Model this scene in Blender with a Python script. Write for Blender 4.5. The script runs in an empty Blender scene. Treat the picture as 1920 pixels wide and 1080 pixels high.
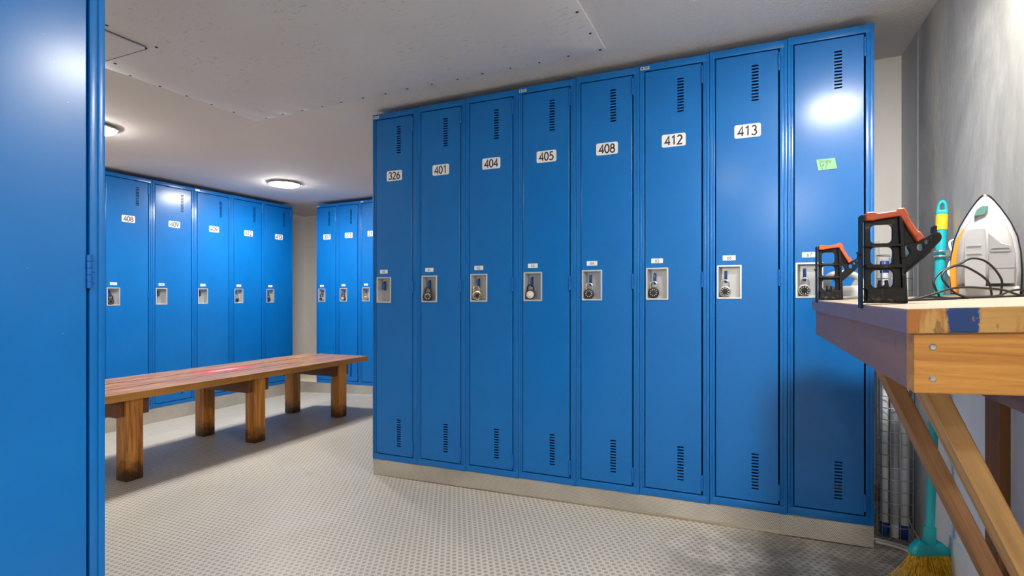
import bpy, bmesh, math, random
from mathutils import Vector, Matrix
random.seed(7)
PI = math.pi
SC = bpy.context.scene
COL = SC.collection

# ------------------------------------------------------------------ camera, world, exposure
cam_d = bpy.data.cameras.new('camera')
cam = bpy.data.objects.new('camera', cam_d)
COL.objects.link(cam)
cam.location = (0, 0, .934)
cam.rotation_euler = (PI / 2, 0, math.radians(23.84))
cam_d.sensor_width = 36
cam_d.lens = 1005 / 1920 * 36
cam_d.shift_y = 17 / 1920
cam_d.clip_start = .02
SC.camera = cam
SC.view_settings.view_transform = 'Standard'
SC.view_settings.look = 'None'
SC.view_settings.exposure = 1.70
SC.view_settings.gamma = 1
SC.view_settings.use_curve_mapping = False
SC.cycles.use_denoising = True
SC.cycles.max_bounces = 10
SC.cycles.diffuse_bounces = 6
SC.cycles.sample_clamp_indirect = 6
w = bpy.data.worlds.new('world')
SC.world = w
w.use_nodes = True
w.node_tree.nodes['Background'].inputs[0].default_value = (.6, .63, .68, 1)
w.node_tree.nodes['Background'].inputs[1].default_value = .02
LAMP = 74.0        # radiance of the ceiling lamps' diffusers
CEIL = 1.945


def plane(x, y):   # the whole room falls slightly to the left and towards the door
    return .01335 * x + .0059 * y


def floor_z(x, y):
    return plane(x, y) - .03 * min(1.3, max(0, (-3.4 - x) / .9))


# ------------------------------------------------------------------ material helpers
def srgb(r, g, b):
    f = lambda c: (c / 255 / 12.92) if c / 255 <= .04045 else ((c / 255 + .055) / 1.055) ** 2.4
    return (f(r), f(g), f(b), 1)


class NT:
    def __init__(self, name, rough=.5, metal=0.0, color=(.8, .8, .8, 1), spec=.5):
        self.m = bpy.data.materials.new(name)
        self.m.use_nodes = True
        self.t = self.m.node_tree
        self.b = self.t.nodes['Principled BSDF']
        self.b.inputs['Base Color'].default_value = color
        self.b.inputs['Roughness'].default_value = rough
        self.b.inputs['Metallic'].default_value = metal
        self.b.inputs['Specular IOR Level'].default_value = spec
        self._co = None

    def n(self, typ, **kw):
        nd = self.t.nodes.new(typ)
        for k, v in kw.items():
            setattr(nd, k, v)
        return nd

    def put(self, sock, v):
        if hasattr(v, 'is_output'):
            self.t.links.new(v, sock)
        elif v is not None:
            sock.default_value = v

    def co(self):
        if not self._co:
            self._co = self.n('ShaderNodeTexCoord').outputs['Object']
        return self._co

    def sep(self, v=None):
        s = self.n('ShaderNodeSeparateXYZ')
        self.put(s.inputs[0], v or self.co())
        return s.outputs

    def math(self, op, a, b=None, c=None):
        nd = self.n('ShaderNodeMath', operation=op)
        for i, v in enumerate((a, b, c)):
            if v is not None:
                self.put(nd.inputs[i], v)
        return nd.outputs[0]

    def mapping(self, scale=(1, 1, 1), loc=(0, 0, 0), rot=(0, 0, 0)):
        nd = self.n('ShaderNodeMapping')
        self.put(nd.inputs['Vector'], self.co())
        nd.inputs['Scale'].default_value = scale
        nd.inputs['Location'].default_value = loc
        nd.inputs['Rotation'].default_value = rot
        return nd.outputs[0]

    def noise(self, scale=5, detail=4, rough=.55, vec=None, dist=0.0):
        nd = self.n('ShaderNodeTexNoise')
        self.put(nd.inputs['Vector'], vec or self.co())
        nd.inputs['Scale'].default_value = scale
        nd.inputs['Detail'].default_value = detail
        nd.inputs['Roughness'].default_value = rough
        nd.inputs['Distortion'].default_value = dist
        return nd.outputs[0]

    def ramp(self, f, *stops):
        nd = self.n('ShaderNodeValToRGB')
        self.put(nd.inputs[0], f)
        e = nd.color_ramp.elements
        while len(e) < len(stops):
            e.new(.5)
        for el, (p, c) in zip(e, stops):
            el.position = p
            el.color = c if not isinstance(c, (int, float)) else (c, c, c, 1)
        return nd.outputs[0]

    def step(self, f, lo, hi, a=0.0, b=1.0):
        nd = self.n('ShaderNodeMapRange', interpolation_type='SMOOTHSTEP')
        self.put(nd.inputs[0], f)
        for i, v in enumerate((lo, hi, a, b)):
            nd.inputs[i + 1].default_value = v
        return nd.outputs[0]

    def mix(self, f, a, b, mode='MIX'):
        nd = self.n('ShaderNodeMix', data_type='RGBA', blend_type=mode)
        self.put(nd.inputs[0], f)
        self.put(nd.inputs[6], a)
        self.put(nd.inputs[7], b)
        return nd.outputs[2]

    def bump(self, h, strength=.2, dist=.01):
        nd = self.n('ShaderNodeBump')
        self.put(nd.inputs['Height'], h)
        nd.inputs['Strength'].default_value = strength
        nd.inputs['Distance'].default_value = dist
        self.put(self.b.inputs['Normal'], nd.outputs[0])

    def hexdist(self, x, y, a):
        """distance (in units of the spacing a) to the nearest centre of a hexagonal lattice"""
        u = self.math('DIVIDE', x, a)
        v = self.math('DIVIDE', y, a * math.sqrt(3))
        res = []
        for o in (0.0, .5):
            fu = self.math('SUBTRACT', self.math('FRACT', self.math('ADD', u, o)), .5)
            fv = self.math('MULTIPLY', self.math('SUBTRACT', self.math('FRACT', self.math('ADD', v, o)), .5), math.sqrt(3))
            res.append(self.math('SQRT', self.math('ADD', self.math('MULTIPLY', fu, fu), self.math('MULTIPLY', fv, fv))))
        return self.math('MINIMUM', res[0], res[1])

    def color(self, v):
        self.put(self.b.inputs['Base Color'], v)

    def rough(self, v):
        self.put(self.b.inputs['Roughness'], v)


def plain(name, col, rough=.5, metal=0.0, spec=.5):
    return NT(name, rough, metal, col, spec).m


# painted locker steel
def mat_blue():
    k = NT('blue_locker_paint', .3)
    n1 = k.noise(2.2, 5, .6)
    n2 = k.noise(60, 3, .5)
    pos = k.n('ShaderNodeNewGeometry').outputs['Position']
    chips = k.math('MULTIPLY', k.step(k.noise(150, 2, .5, pos), .79, .805), k.step(k.noise(5, 2, .5, pos), .5, .6))
    c = (k.mix(k.step(n1, .35, .7), (.0002, .138, .46, 1), (.0003, .156, .50, 1)))
    k.color(k.mix(k.math('MULTIPLY', chips, .8), c, (.55, .62, .70, 1)))
    k.rough(k.step(n1, .3, .75, .44, .54))
    k.b.inputs['Coat Weight'].default_value = .5
    k.b.inputs['Coat Roughness'].default_value = .21
    k.bump(n2, .02, .002)
    k.b.inputs['Specular IOR Level'].default_value = .2
    return k.m


def mat_floor():
    k = NT('coin_rubber_floor', .5)
    s = k.sep()
    d = k.hexdist(s[0], s[1], .0245)
    disc = k.step(d, .30, .36, 1, 0)
    ring = k.math('MULTIPLY', k.step(d, .31, .36), k.step(d, .42, .50, 1, 0))
    wear = k.noise(1.6, 4, .6)
    base = k.mix(k.step(wear, .3, .7), srgb(172, 166, 154), srgb(188, 182, 169))
    c = k.mix(k.math('MULTIPLY', disc, .85), base, srgb(146, 140, 129))
    c = k.mix(k.math('MULTIPLY', ring, .75), c, srgb(212, 206, 193))
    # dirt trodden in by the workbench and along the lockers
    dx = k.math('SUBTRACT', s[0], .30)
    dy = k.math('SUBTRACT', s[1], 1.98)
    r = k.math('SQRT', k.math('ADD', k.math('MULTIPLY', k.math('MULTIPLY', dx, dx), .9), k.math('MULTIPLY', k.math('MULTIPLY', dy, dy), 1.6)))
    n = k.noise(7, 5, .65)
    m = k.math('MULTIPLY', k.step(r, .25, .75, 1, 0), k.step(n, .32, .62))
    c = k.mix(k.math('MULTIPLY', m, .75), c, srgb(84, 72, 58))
    spots = k.step(k.noise(3.1, 6, .7), .60, .78)
    c = k.mix(k.math('MULTIPLY', spots, .35), c, srgb(120, 112, 98))
    k.color(c)
    k.rough(k.step(k.noise(3, 3), .3, .7, .38, .55))
    k.bump(k.math('MULTIPLY', k.step(d, .30, .44, 1, 0), 1.0), .35, .0015)
    return k.m


def mat_ceiling():
    k = NT('stippled_ceiling_paint', .85)
    n = k.noise(105, 3, .65)
    big = k.noise(.8, 3, .5)
    k.color(k.mix(k.step(big, .3, .7), srgb(222, 217, 212), srgb(230, 226, 222)))
    # sprayed stipple only near the front row; the rest is smooth board
    k.bump(k.math('MULTIPLY', n, k.step(k.sep()[0], -2.2, -1.0, .04, 1.0)), 1.0, .008)
    return k.m


def mat_sheet():
    k = NT('scuffed_ceiling_sheet', .6)
    big = k.noise(1.1, 3, .5)
    base = k.mix(k.step(big, .3, .7), srgb(222, 216, 211), srgb(230, 226, 222))
    sc = k.noise(17, 6, .72, k.mapping((1.6, 5.5, 1), rot=(0, 0, .7)), 1.0)
    sm = k.noise(3.3, 4, .6)
    f = k.math('MULTIPLY', k.step(sc, .59, .62), k.step(sm, .40, .58))
    k.color(k.mix(k.math('MULTIPLY', f, .45), base, srgb(128, 122, 116)))
    return k.m


def mat_wall(name, a, b, sc=2.0, bumpy=.12):
    k = NT(name, .6)
    n = k.noise(sc, 5, .6, k.mapping((1.2, 1.0, .45)), .8)
    c = k.mix(k.step(n, .35, .68), a, b)
    chips = k.step(k.noise(34, 4, .7), .68, .74)
    c = k.mix(k.math('MULTIPLY', chips, .35), c, srgb(236, 234, 230))
    k.color(c)
    k.bump(k.noise(26, 4, .6, k.mapping((1, 1, .5))), bumpy, .006)
    return k.m


def mat_perf(name, ax, tint=1.0):
    k = NT(name, .36, .7)
    s = k.sep()
    d = k.hexdist(s[ax], s[2], .0062)
    hole = k.step(d, .20, .29, 1, 0)
    n = k.noise(3, 4, .6)
    c = k.mix(k.step(n, .3, .7), (.56 * tint, .52 * tint, .46 * tint, 1), (.74 * tint, .70 * tint, .63 * tint, 1))
    k.color(k.mix(hole, c, (.05, .045, .035, 1)))
    k.put(k.b.inputs['Metallic'], k.math('MULTIPLY', k.math('SUBTRACT', 1.0, hole), .6))
    k.rough(k.step(n, .3, .7, .30, .46))
    k.bump(hole, -.4, .001)
    return k.m


def mat_wood(name, dark, light, axis=1, scale=1.0, rough=.45, contrast=(.3, .7), extra=None):
    k = NT(name, rough)
    st = [38 * scale] * 3
    st[axis] = 2.2 * scale
    v = k.mapping(tuple(st))
    g = k.noise(1.0, 5, .62, v, 1.1)
    st2 = [9 * scale] * 3
    st2[axis] = .8 * scale
    g2 = k.noise(1.0, 3, .5, k.mapping(tuple(st2)), .6)
    f = k.math('ADD', k.math('MULTIPLY', g, .62), k.math('MULTIPLY', g2, .38))
    c = k.ramp(f, (contrast[0], dark), (contrast[1], light))
    if extra:
        c = extra(k, c)
    k.color(c)
    k.rough(k.step(g, .3, .7, rough - .08, rough + .12))
    k.bump(g, .18, .002)
    return k.m


M = {}
M['blue'] = mat_blue()
M['blue_dark'] = plain('blue_steel_hook', (.01, .06, .22, 1), .35)
M['hinge'] = plain('painted_hinge_steel', (.002, .12, .46, 1), .33)
M['inside'] = plain('locker_interior', (.003, .03, .11, 1), .6)
M['floor'] = mat_floor()
M['ceiling'] = mat_ceiling()
M['sheet'] = mat_sheet()
M['wall_right'] = mat_wall('patched_grey_wall_board', srgb(158, 157, 152), srgb(198, 196, 190), 3.2, .25)
M['wall_plain'] = mat_wall('warm_white_wall_paint', srgb(230, 225, 217), srgb(238, 234, 228), 1.2, .04)
M['wall_strip'] = plain('grey_corner_board', srgb(188, 187, 186), .55)
M['white_board'] = mat_wall('white_painted_board', srgb(232, 234, 238), srgb(242, 243, 246), 3.0, .05)
M['curb'] = plain('cream_painted_curb', srgb(214, 202, 176), .6)
M['perf_x'] = mat_perf('perforated_steel_strip', 0)
M['perf_y'] = mat_perf('perforated_steel_strip_side', 1)
M['plate'] = plain('white_engraved_plate', srgb(238, 238, 240), .35)
M['ink'] = plain('dark_engraving', srgb(38, 36, 42), .5)
M['galv'] = plain('satin_latch_steel', (.72, .74, .75, 1), .34, .5)
M['galv_cup'] = plain('brushed_latch_cup', (.56, .58, .60, 1), .30, .6)
M['chrome'] = plain('chrome', (.82, .82, .82, 1), .16, 1)
M['steel'] = plain('dull_steel', (.62, .61, .59, 1), .32, 1)
M['brass'] = plain('aged_brass', (.62, .42, .12, 1), .42, .4)
M['gold'] = plain('pale_brass', (.70, .60, .38, 1), .25, .95)
M['black'] = plain('black_enamel', (.012, .012, .014, 1), .32)
M['dialwhite'] = plain('silver_dial_face', (.75, .73, .68, 1), .3, .6)
M['rubber'] = plain('black_cable_rubber', (.008, .0075, .007, 1), .45)
M['white_plastic'] = plain('white_plastic', srgb(176, 176, 176), .26)
M['white_cable'] = plain('white_cable_sheath', srgb(222, 220, 214), .45)
M['note'] = plain('green_sticky_paper', srgb(148, 200, 158), .8)
M['pen'] = plain('dark_green_pen', srgb(52, 84, 50), .7)
M['teal'] = plain('turquoise_plastic', srgb(24, 172, 184), .34)
M['yellow'] = plain('yellow_plastic', srgb(250, 196, 40), .36)
M['orange_iron'] = plain('orange_plastic', srgb(236, 148, 40), .3)
M['tank_green'] = plain('green_translucent_cap', srgb(92, 132, 124), .2)
M['grey_panel'] = plain('pale_grey_plastic', srgb(150, 150, 153), .22)
M['tubeglass'] = plain('white_tube_glass', srgb(232, 234, 236), .2)
M['tubegrey'] = plain('grey_tube_sleeve', srgb(176, 178, 186), .3)
M['capblue'] = plain('blue_end_cap', srgb(24, 78, 170), .4)
M['bristle'] = NT('yellow_straw_bristles', .6).m
M['wire'] = plain('galvanised_wire', (.55, .55, .55, 1), .35, .9)


def mk_bristle():
    k = NT('straw_bristles', .55)
    k.color(k.mix(k.step(k.noise(90, 2), .3, .7), srgb(196, 140, 20), srgb(246, 204, 62)))
    return k.m


M['bristle'] = mk_bristle()


def mk_glass():
    k = NT('clear_tank_plastic', .12, 0, (.74, .75, .78, 1))
    k.b.inputs['Transmission Weight'].default_value = .55
    k.b.inputs['IOR'].default_value = 1.25
    return k.m


M['tank'] = mk_glass()


def mk_lamp():
    k = NT('lit_lamp_diffuser', .4)
    k.b.inputs['Emission Color'].default_value = (1, .965, .91, 1)
    k.b.inputs['Emission Strength'].default_value = LAMP
    return k.m


M['lamp'] = mk_lamp()


def mk_vise():
    k = NT('scuffed_black_plastic', .42, spec=.25)
    n = k.noise(60, 5, .7)
    sm = k.noise(16, 4, .6)
    f = k.math('MULTIPLY', k.step(n, .54, .66), k.step(sm, .50, .66))
    k.color(k.mix(k.math('MULTIPLY', f, .6), (.006, .006, .007, 1), srgb(128, 112, 92)))
    k.bump(n, .1, .002)
    return k.m


M['vise'] = mk_vise()


def mk_orange():
    k = NT('orange_rubber_jaw', .5)
    n = k.noise(45, 5, .7)
    k.color(k.mix(k.step(n, .5, .72), srgb(196, 84, 44), srgb(150, 58, 32)))
    return k.m


M['orange'] = mk_orange()


# seat planks with seams, gouges and a red graffiti mark
def seat_extra(k, c):
    s = k.sep()
    worn = k.step(k.noise(14, 5, .7, k.mapping((1, .35, 1))), .48, .66)
    c = k.mix(k.math('MULTIPLY', worn, .40), c, srgb(190, 158, 128))
    # red paint mark
    n = k.noise(20, 4, .65, None, .8)
    n = k.math('ADD', k.math('MULTIPLY', n, .6), k.math('MULTIPLY', k.noise(75, 3, .7), .4))
    ex = k.math('DIVIDE', k.math('SUBTRACT', s[0], -3.27), .085)
    ey = k.math('DIVIDE', k.math('SUBTRACT', s[1], 2.55), .24)
    r = k.math('SQRT', k.math('ADD', k.math('MULTIPLY', ex, ex), k.math('MULTIPLY', ey, ey)))
    r = k.math('ADD', r, k.math('MULTIPLY', k.math('SUBTRACT', n, .5), 2.4))
    inside = k.math('MULTIPLY', k.step(r, .85, 1.05, 1, 0), .85)
    c = k.mix(inside, c, srgb(206, 70, 58))
    core = k.math('MULTIPLY', k.step(r, .40, .52, 1, 0), k.step(n, .42, .5))
    c = k.mix(core, c, srgb(238, 176, 166))
    return c


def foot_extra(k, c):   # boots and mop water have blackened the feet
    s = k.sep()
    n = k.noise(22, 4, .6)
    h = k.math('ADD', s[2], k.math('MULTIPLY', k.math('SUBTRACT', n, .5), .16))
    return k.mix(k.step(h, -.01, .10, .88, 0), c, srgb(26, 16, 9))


M['bench_seat'] = mat_wood('varnished_bench_planks', srgb(108, 66, 38), srgb(182, 132, 88), 1, 1.0, .34, (.32, .68), seat_extra)
M['bench_edge'] = mat_wood('varnished_bench_edge', srgb(150, 92, 24), srgb(204, 142, 58), 1, 1.2, .4)
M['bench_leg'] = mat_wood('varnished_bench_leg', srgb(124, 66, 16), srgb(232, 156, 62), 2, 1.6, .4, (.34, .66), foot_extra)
M['bench_beam'] = mat_wood('dark_bench_beam', srgb(84, 44, 24), srgb(132, 76, 40), 0, 1.4, .45)


def top_extra(k, c):
    wax = k.step(k.noise(240, 3, .7), .40, .58)
    return k.mix(k.math('MULTIPLY', wax, .6), c, srgb(168, 152, 136))


def end_extra(k, c):
    s = k.sep()
    n = k.noise(70, 5, .7, k.mapping((1, 1, .4)))
    n2 = k.noise(28, 3, .6, k.mapping((1, 1, .15)))
    c = k.mix(k.math('MULTIPLY', k.step(n2, .53, .60), .75), c, srgb(168, 92, 34))
    c = k.mix(k.math('MULTIPLY', k.step(n, .56, .64), .6), c, srgb(92, 62, 30))
    px = k.math('ABSOLUTE', k.math('SUBTRACT', s[0], .2585))
    px = k.math('ADD', px, k.math('MULTIPLY', k.math('SUBTRACT', n, .5), .022))
    m = k.step(px, .0155, .0185, 1, 0)
    k.color(c)
    return k.mix(k.math('MULTIPLY', m, k.step(n, .36, .44)), c, srgb(28, 62, 122))


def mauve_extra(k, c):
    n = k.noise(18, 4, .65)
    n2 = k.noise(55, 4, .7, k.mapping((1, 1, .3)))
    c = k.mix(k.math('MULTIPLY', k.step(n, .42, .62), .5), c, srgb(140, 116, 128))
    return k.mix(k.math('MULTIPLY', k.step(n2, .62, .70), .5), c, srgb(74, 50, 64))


M['wb_top'] = mat_wood('waxy_bench_top', srgb(118, 104, 86), srgb(150, 132, 110), 1, 1.0, .75, (.3, .7), top_extra)
M['wb_end'] = mat_wood('stained_bench_end', srgb(176, 128, 62), srgb(214, 172, 106), 0, 1.0, .6, (.3, .7), end_extra)
M['wb_side'] = mat_wood('shade_mauve_edge', srgb(120, 108, 132), srgb(150, 138, 160), 1, 1.0, .55, (.3, .7), mauve_extra)  # shade and blue bounce on the slab's side face, painted into the wood colour
M['wb_apron_side'] = mat_wood('shade_tinted_apron_board', srgb(126, 98, 100), srgb(156, 126, 126), 1, 1.3, .6, (.3, .7), mauve_extra)  # same timber with its shaded, bluish look put into the colour
M['wb_apron_end'] = mat_wood('fir_end_board', srgb(166, 104, 36), srgb(226, 164, 78), 0, 1.6, .5, (.34, .66))


def knot_extra(k, c):
    vor = k.n('ShaderNodeTexVoronoi')
    k.put(vor.inputs['Vector'], k.mapping((7, 7, 6)))
    vor.inputs['Scale'].default_value = 1.0
    m = k.step(vor.outputs['Distance'], .10, .26, 1, 0)
    c = k.mix(k.math('MULTIPLY', m, .85), c, srgb(52, 30, 14))
    return c


M['brace_dark'] = mat_wood('dark_brace_board', srgb(136, 92, 58), srgb(196, 146, 100), 2, 1.2, .6, (.3, .7))
M['brace_light'] = mat_wood('knotty_brace_board', srgb(150, 108, 60), srgb(222, 176, 114), 2, 1.0, .6, (.3, .7), knot_extra)
M['post'] = mat_wood('dark_post_board', srgb(104, 66, 38), srgb(150, 100, 58), 2, 1.2, .6)


# ------------------------------------------------------------------ mesh helpers
class MB:
    def __init__(self):
        self.bm = bmesh.new()

    def box(self, x0, x1, y0, y1, z0, z1, bev=0.0, mat=0, seg=2):
        vs = [self.bm.verts.new((x, y, z)) for x in (x0, x1) for y in (y0, y1) for z in (z0, z1)]
        q = [(0, 1, 3, 2), (4, 6, 7, 5), (0, 4, 5, 1), (2, 3, 7, 6), (0, 2, 6, 4), (1, 5, 7, 3)]
        fs = [self.bm.faces.new([vs[i] for i in f]) for f in q]
        for f in fs:
            f.material_index = mat
        if bev:
            es = list({e for f in fs for e in f.edges})
            bmesh.ops.bevel(self.bm, geom=es, offset=bev, segments=seg, affect='EDGES', profile=.6, clamp_overlap=True)
        return self

    def obox(self, mtx, sx, sy, sz, bev=0.0):
        """box of full size sx,sy,sz centred at the origin of mtx"""
        b = bmesh.new()
        t = MB(); t.bm.free(); t.bm = b
        t.box(-sx / 2, sx / 2, -sy / 2, sy / 2, -sz / 2, sz / 2, bev)
        bmesh.ops.transform(b, matrix=mtx, verts=b.verts)
        self.add(b)
        return self

    def add(self, b):
        me = bpy.data.meshes.new('tmp')
        b.to_mesh(me); b.free()
        self.bm.from_mesh(me)
        bpy.data.meshes.remove(me)

    def lathe(self, prof, seg=32, mtx=None, a0=0.0, closed=True):
        """profile of (r, z) turned about local z"""
        b = bmesh.new()
        rings = []
        for r, z in prof:
            if r < 1e-6:
                rings.append([b.verts.new((0, 0, z))])
            else:
                rings.append([b.verts.new((r * math.cos(2 * PI * i / seg + a0), r * math.sin(2 * PI * i / seg + a0), z)) for i in range(seg)])
        for A, B in zip(rings, rings[1:]):
            for i in range(seg):
                j = (i + 1) % seg
                if len(A) == 1 and len(B) == 1:
                    continue
                if len(A) == 1:
                    b.faces.new([A[0], B[j], B[i]][::-1])
                elif len(B) == 1:
                    b.faces.new([A[i], A[j], B[0]])
                else:
                    b.faces.new([A[i], A[j], B[j], B[i]])
        if closed:
            for R in (rings[0], rings[-1]):
                if len(R) > 2:
                    b.faces.new(R)
        bmesh.ops.recalc_face_normals(b, faces=b.faces)
        if mtx is not None:
            bmesh.ops.transform(b, matrix=mtx, verts=b.verts)
        self.add(b)
        return self

    def tube(self, pts, r, seg=10, smooth=0, radii=None):
        pts = [Vector(p) for p in pts]
        if smooth:
            out = []
            P = [pts[0]] + pts + [pts[-1]]
            for i in range(1, len(P) - 2):
                for k in range(smooth):
                    t = k / smooth
                    a, b_, c, d = P[i - 1], P[i], P[i + 1], P[i + 2]
                    out.append(.5 * ((2 * b_) + (c - a) * t + (2 * a - 5 * b_ + 4 * c - d) * t * t + (3 * b_ - a - 3 * c + d) * t ** 3))
            out.append(pts[-1])
            pts = out
        b = bmesh.new()
        rings = []
        t0 = (pts[1] - pts[0]).normalized()
        up = Vector((0, 0, 1)) if abs(t0.z) < .9 else Vector((1, 0, 0))
        nrm = (up - t0 * up.dot(t0)).normalized()
        for i, p in enumerate(pts):
            t = (pts[min(i + 1, len(pts) - 1)] - pts[max(i - 1, 0)]).normalized()
            nrm = (nrm - t * nrm.dot(t)).normalized()
            bi = t.cross(nrm)
            rr = radii[i] if radii else r
            rings.append([b.verts.new(p + rr * (math.cos(2 * PI * k / seg) * nrm + math.sin(2 * PI * k / seg) * bi)) for k in range(seg)])
        for A, B in zip(rings, rings[1:]):
            for k in range(seg):
                b.faces.new([A[k], A[(k + 1) % seg], B[(k + 1) % seg], B[k]])
        b.faces.new(rings[0][::-1]); b.faces.new(rings[-1])
        bmesh.ops.recalc_face_normals(b, faces=b.faces)
        self.add(b)
        return self

    def prism(self, loops, y0, y1, bev=0.0, mtx=None):
        """polygon with holes in the xz plane (first loop is the outline), extruded from y0 to y1"""
        b = bmesh.new()
        edges = []
        for lp in loops:
            vs = [b.verts.new((x, y0, z)) for x, z in lp]
            edges += [b.edges.new((vs[i], vs[(i + 1) % len(vs)])) for i in range(len(vs))]
        bmesh.ops.triangle_fill(b, use_beauty=True, edges=edges)
        ext = bmesh.ops.extrude_face_region(b, geom=list(b.faces))
        vv = [g for g in ext['geom'] if isinstance(g, bmesh.types.BMVert)]
        bmesh.ops.translate(b, verts=vv, vec=(0, y1 - y0, 0))
        bmesh.ops.recalc_face_normals(b, faces=b.faces)
        if bev:
            es = [e for e in b.edges if len(e.link_faces) == 2 and e.calc_face_angle(0) > .9]
            bmesh.ops.bevel(b, geom=es, offset=bev, segments=1, affect='EDGES', clamp_overlap=True)
        if mtx is not None:
            bmesh.ops.transform(b, matrix=mtx, verts=b.verts)
        self.add(b)
        return self

    def loft(self, rings, cap=True):
        b = bmesh.new()
        R = [[b.verts.new(p) for p in r] for r in rings]
        n = len(R[0])
        for A, B in zip(R, R[1:]):
            for i in range(n):
                b.faces.new([A[i], A[(i + 1) % n], B[(i + 1) % n], B[i]])
        if cap:
            b.faces.new(R[0]); b.faces.new(R[-1])
        bmesh.ops.recalc_face_normals(b, faces=b.faces)
        self.add(b)
        return self

    def ribbon(self, lines, wd, y0, y1):
        """strokes drawn in the xz plane facing -y"""
        for ln in lines:
            P = [Vector((x, z)) for x, z in ln]
            L, Rr = [], []
            for i, p in enumerate(P):
                t1 = (P[i] - P[i - 1]).normalized() if i else None
                t2 = (P[i + 1] - P[i]).normalized() if i < len(P) - 1 else None
                t = ((t1 or t2) + (t2 or t1))
                if t.length < 1e-6:
                    t = t1
                t = t.normalized()
                nn = Vector((-t.y, t.x))
                c = max(.5, nn.dot(Vector((-(t1 or t2).y, (t1 or t2).x))))
                L.append(p + nn * wd / 2 / c); Rr.append(p - nn * wd / 2 / c)
            vl = [self.bm.verts.new((q.x, y0, q.y)) for q in L]
            vr = [self.bm.verts.new((q.x, y0, q.y)) for q in Rr]
            bl = [self.bm.verts.new((q.x, y1, q.y)) for q in L]
            br = [self.bm.verts.new((q.x, y1, q.y)) for q in Rr]
            for i in range(len(P) - 1):
                self.bm.faces.new([vl[i], vr[i], vr[i + 1], vl[i + 1]])
                self.bm.faces.new([bl[i], vl[i], vl[i + 1], bl[i + 1]])
                self.bm.faces.new([vr[i], br[i], br[i + 1], vr[i + 1]])
            self.bm.faces.new([vl[0], bl[0], br[0], vr[0]])
            self.bm.faces.new([vl[-1], vr[-1], br[-1], bl[-1]])
        return self

    def mesh(self, name, mats, smooth=None):
        me = bpy.data.meshes.new(name)
        bmesh.ops.recalc_face_normals(self.bm, faces=self.bm.faces)
        self.bm.to_mesh(me); self.bm.free()
        for m in (mats if isinstance(mats, (list, tuple)) else [mats]):
            me.materials.append(m)
        if smooth:
            for p in me.polygons:
                p.use_smooth = True
            try:
                me.set_sharp_from_angle(angle=math.radians(smooth))
            except Exception:
                pass
        return me

    def build(self, name, mats, parent=None, loc=(0, 0, 0), rot=(0, 0, 0), smooth=None):
        return link(self.mesh(name, mats, smooth), name, parent, loc, rot)


def link(me, name, parent=None, loc=(0, 0, 0), rot=(0, 0, 0)):
    o = bpy.data.objects.new(name, me)
    COL.objects.link(o)
    o.location = loc
    o.rotation_euler = rot
    if parent:
        o.parent = parent
    return o


def tag(o, label, cat, group=None, kind=None):
    o['label'] = label
    o['category'] = cat
    if group:
        o['group'] = group
    if kind:
        o['kind'] = kind
    return o


def thing(name, label, cat, loc=(0, 0, 0), rot=(0, 0, 0), group=None):
    o = link(None, name, None, loc, rot)
    return tag(o, label, cat, group)


def struct(o):
    o['kind'] = 'structure'
    return o


def rrect(x0, x1, z0, z1, r, n=5):
    out = []
    for cx, cz, a in ((x1 - r, z1 - r, 0), (x0 + r, z1 - r, 90), (x0 + r, z0 + r, 180), (x1 - r, z0 + r, 270)):
        for i in range(n + 1):
            t = math.radians(a + 90 * i / n)
            out.append((cx + r * math.cos(t), cz + r * math.sin(t)))
    return out


def rect(x0, x1, z0, z1):
    return [(x0, z0), (x1, z0), (x1, z1), (x0, z1)]


def circ(cx, cz, r, n=16):
    return [(cx + r * math.cos(2 * PI * i / n), cz + r * math.sin(2 * PI * i / n)) for i in range(n)]


def arc(cx, cz, rx, rz, a0, a1, n=12):
    return [(cx + rx * math.cos(math.radians(a0 + (a1 - a0) * i / n)), cz + rz * math.sin(math.radians(a0 + (a1 - a0) * i / n))) for i in range(n + 1)]


GL = {
    '0': [arc(.29, .5, .25, .5, 90, 450, 24)],
    '1': [[(.12, .80), (.34, 1), (.34, 0)]],
    '2': [arc(.28, .74, .23, .26, 165, -35, 12) + [(.04, .0), (.56, .0)]],
    '3': [arc(.26, .76, .20, .24, 150, -90, 12), arc(.26, .26, .25, .26, 90, -150, 14)],
    '4': [[(.44, 0), (.44, 1), (.02, .28), (.60, .28)]],
    '5': [[(.50, 1), (.16, 1), (.12, .58)] + arc(.24, .31, .27, .31, 110, -140, 14)],
    '6': [arc(.30, .30, .25, .30, 90, 450, 20), [(.44, 1), (.26, .78), (.10, .52), (.05, .30)]],
    '7': [[(.04, 1), (.54, 1), (.18, 0)]],
    '8': [arc(.29, .75, .20, .24, 90, 450, 18), arc(.29, .26, .25, .26, 90, 450, 20)],
    '9': [arc(.28, .70, .25, .30, 90, 450, 20), [(.14, 0), (.32, .22), (.48, .48), (.53, .70)]],
    'S': [arc(.28, .74, .20, .25, 40, 250, 10) + arc(.26, .25, .22, .26, 70, -150, 10)],
    't': [[(.22, .95), (.20, .15), (.34, .02)], [(.04, .66), (.42, .70)]],
    'r': [[(.12, .66), (.14, 0)], arc(.32, .40, .18, .26, 170, 50, 6)],
    'a': [arc(.26, .30, .20, .30, 60, 400, 14), [(.46, .62), (.48, 0)]],
    'L': [[(.10, 1), (.12, 0), (.48, .04)]],
    'o': [arc(.26, .32, .20, .30, 90, 450, 14)],
    ' ': [],
}


def text_lines(s, h, cx, cz, adv=.68):
    n = len(s)
    wd = ((n - 1) * adv + .58) * h
    out = []
    for i, ch in enumerate(s):
        for ln in GL[ch]:
            out.append([(cx - wd / 2 + (i * adv + x) * h, cz - h / 2 + z * h) for x, z in ln])
    return out


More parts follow.
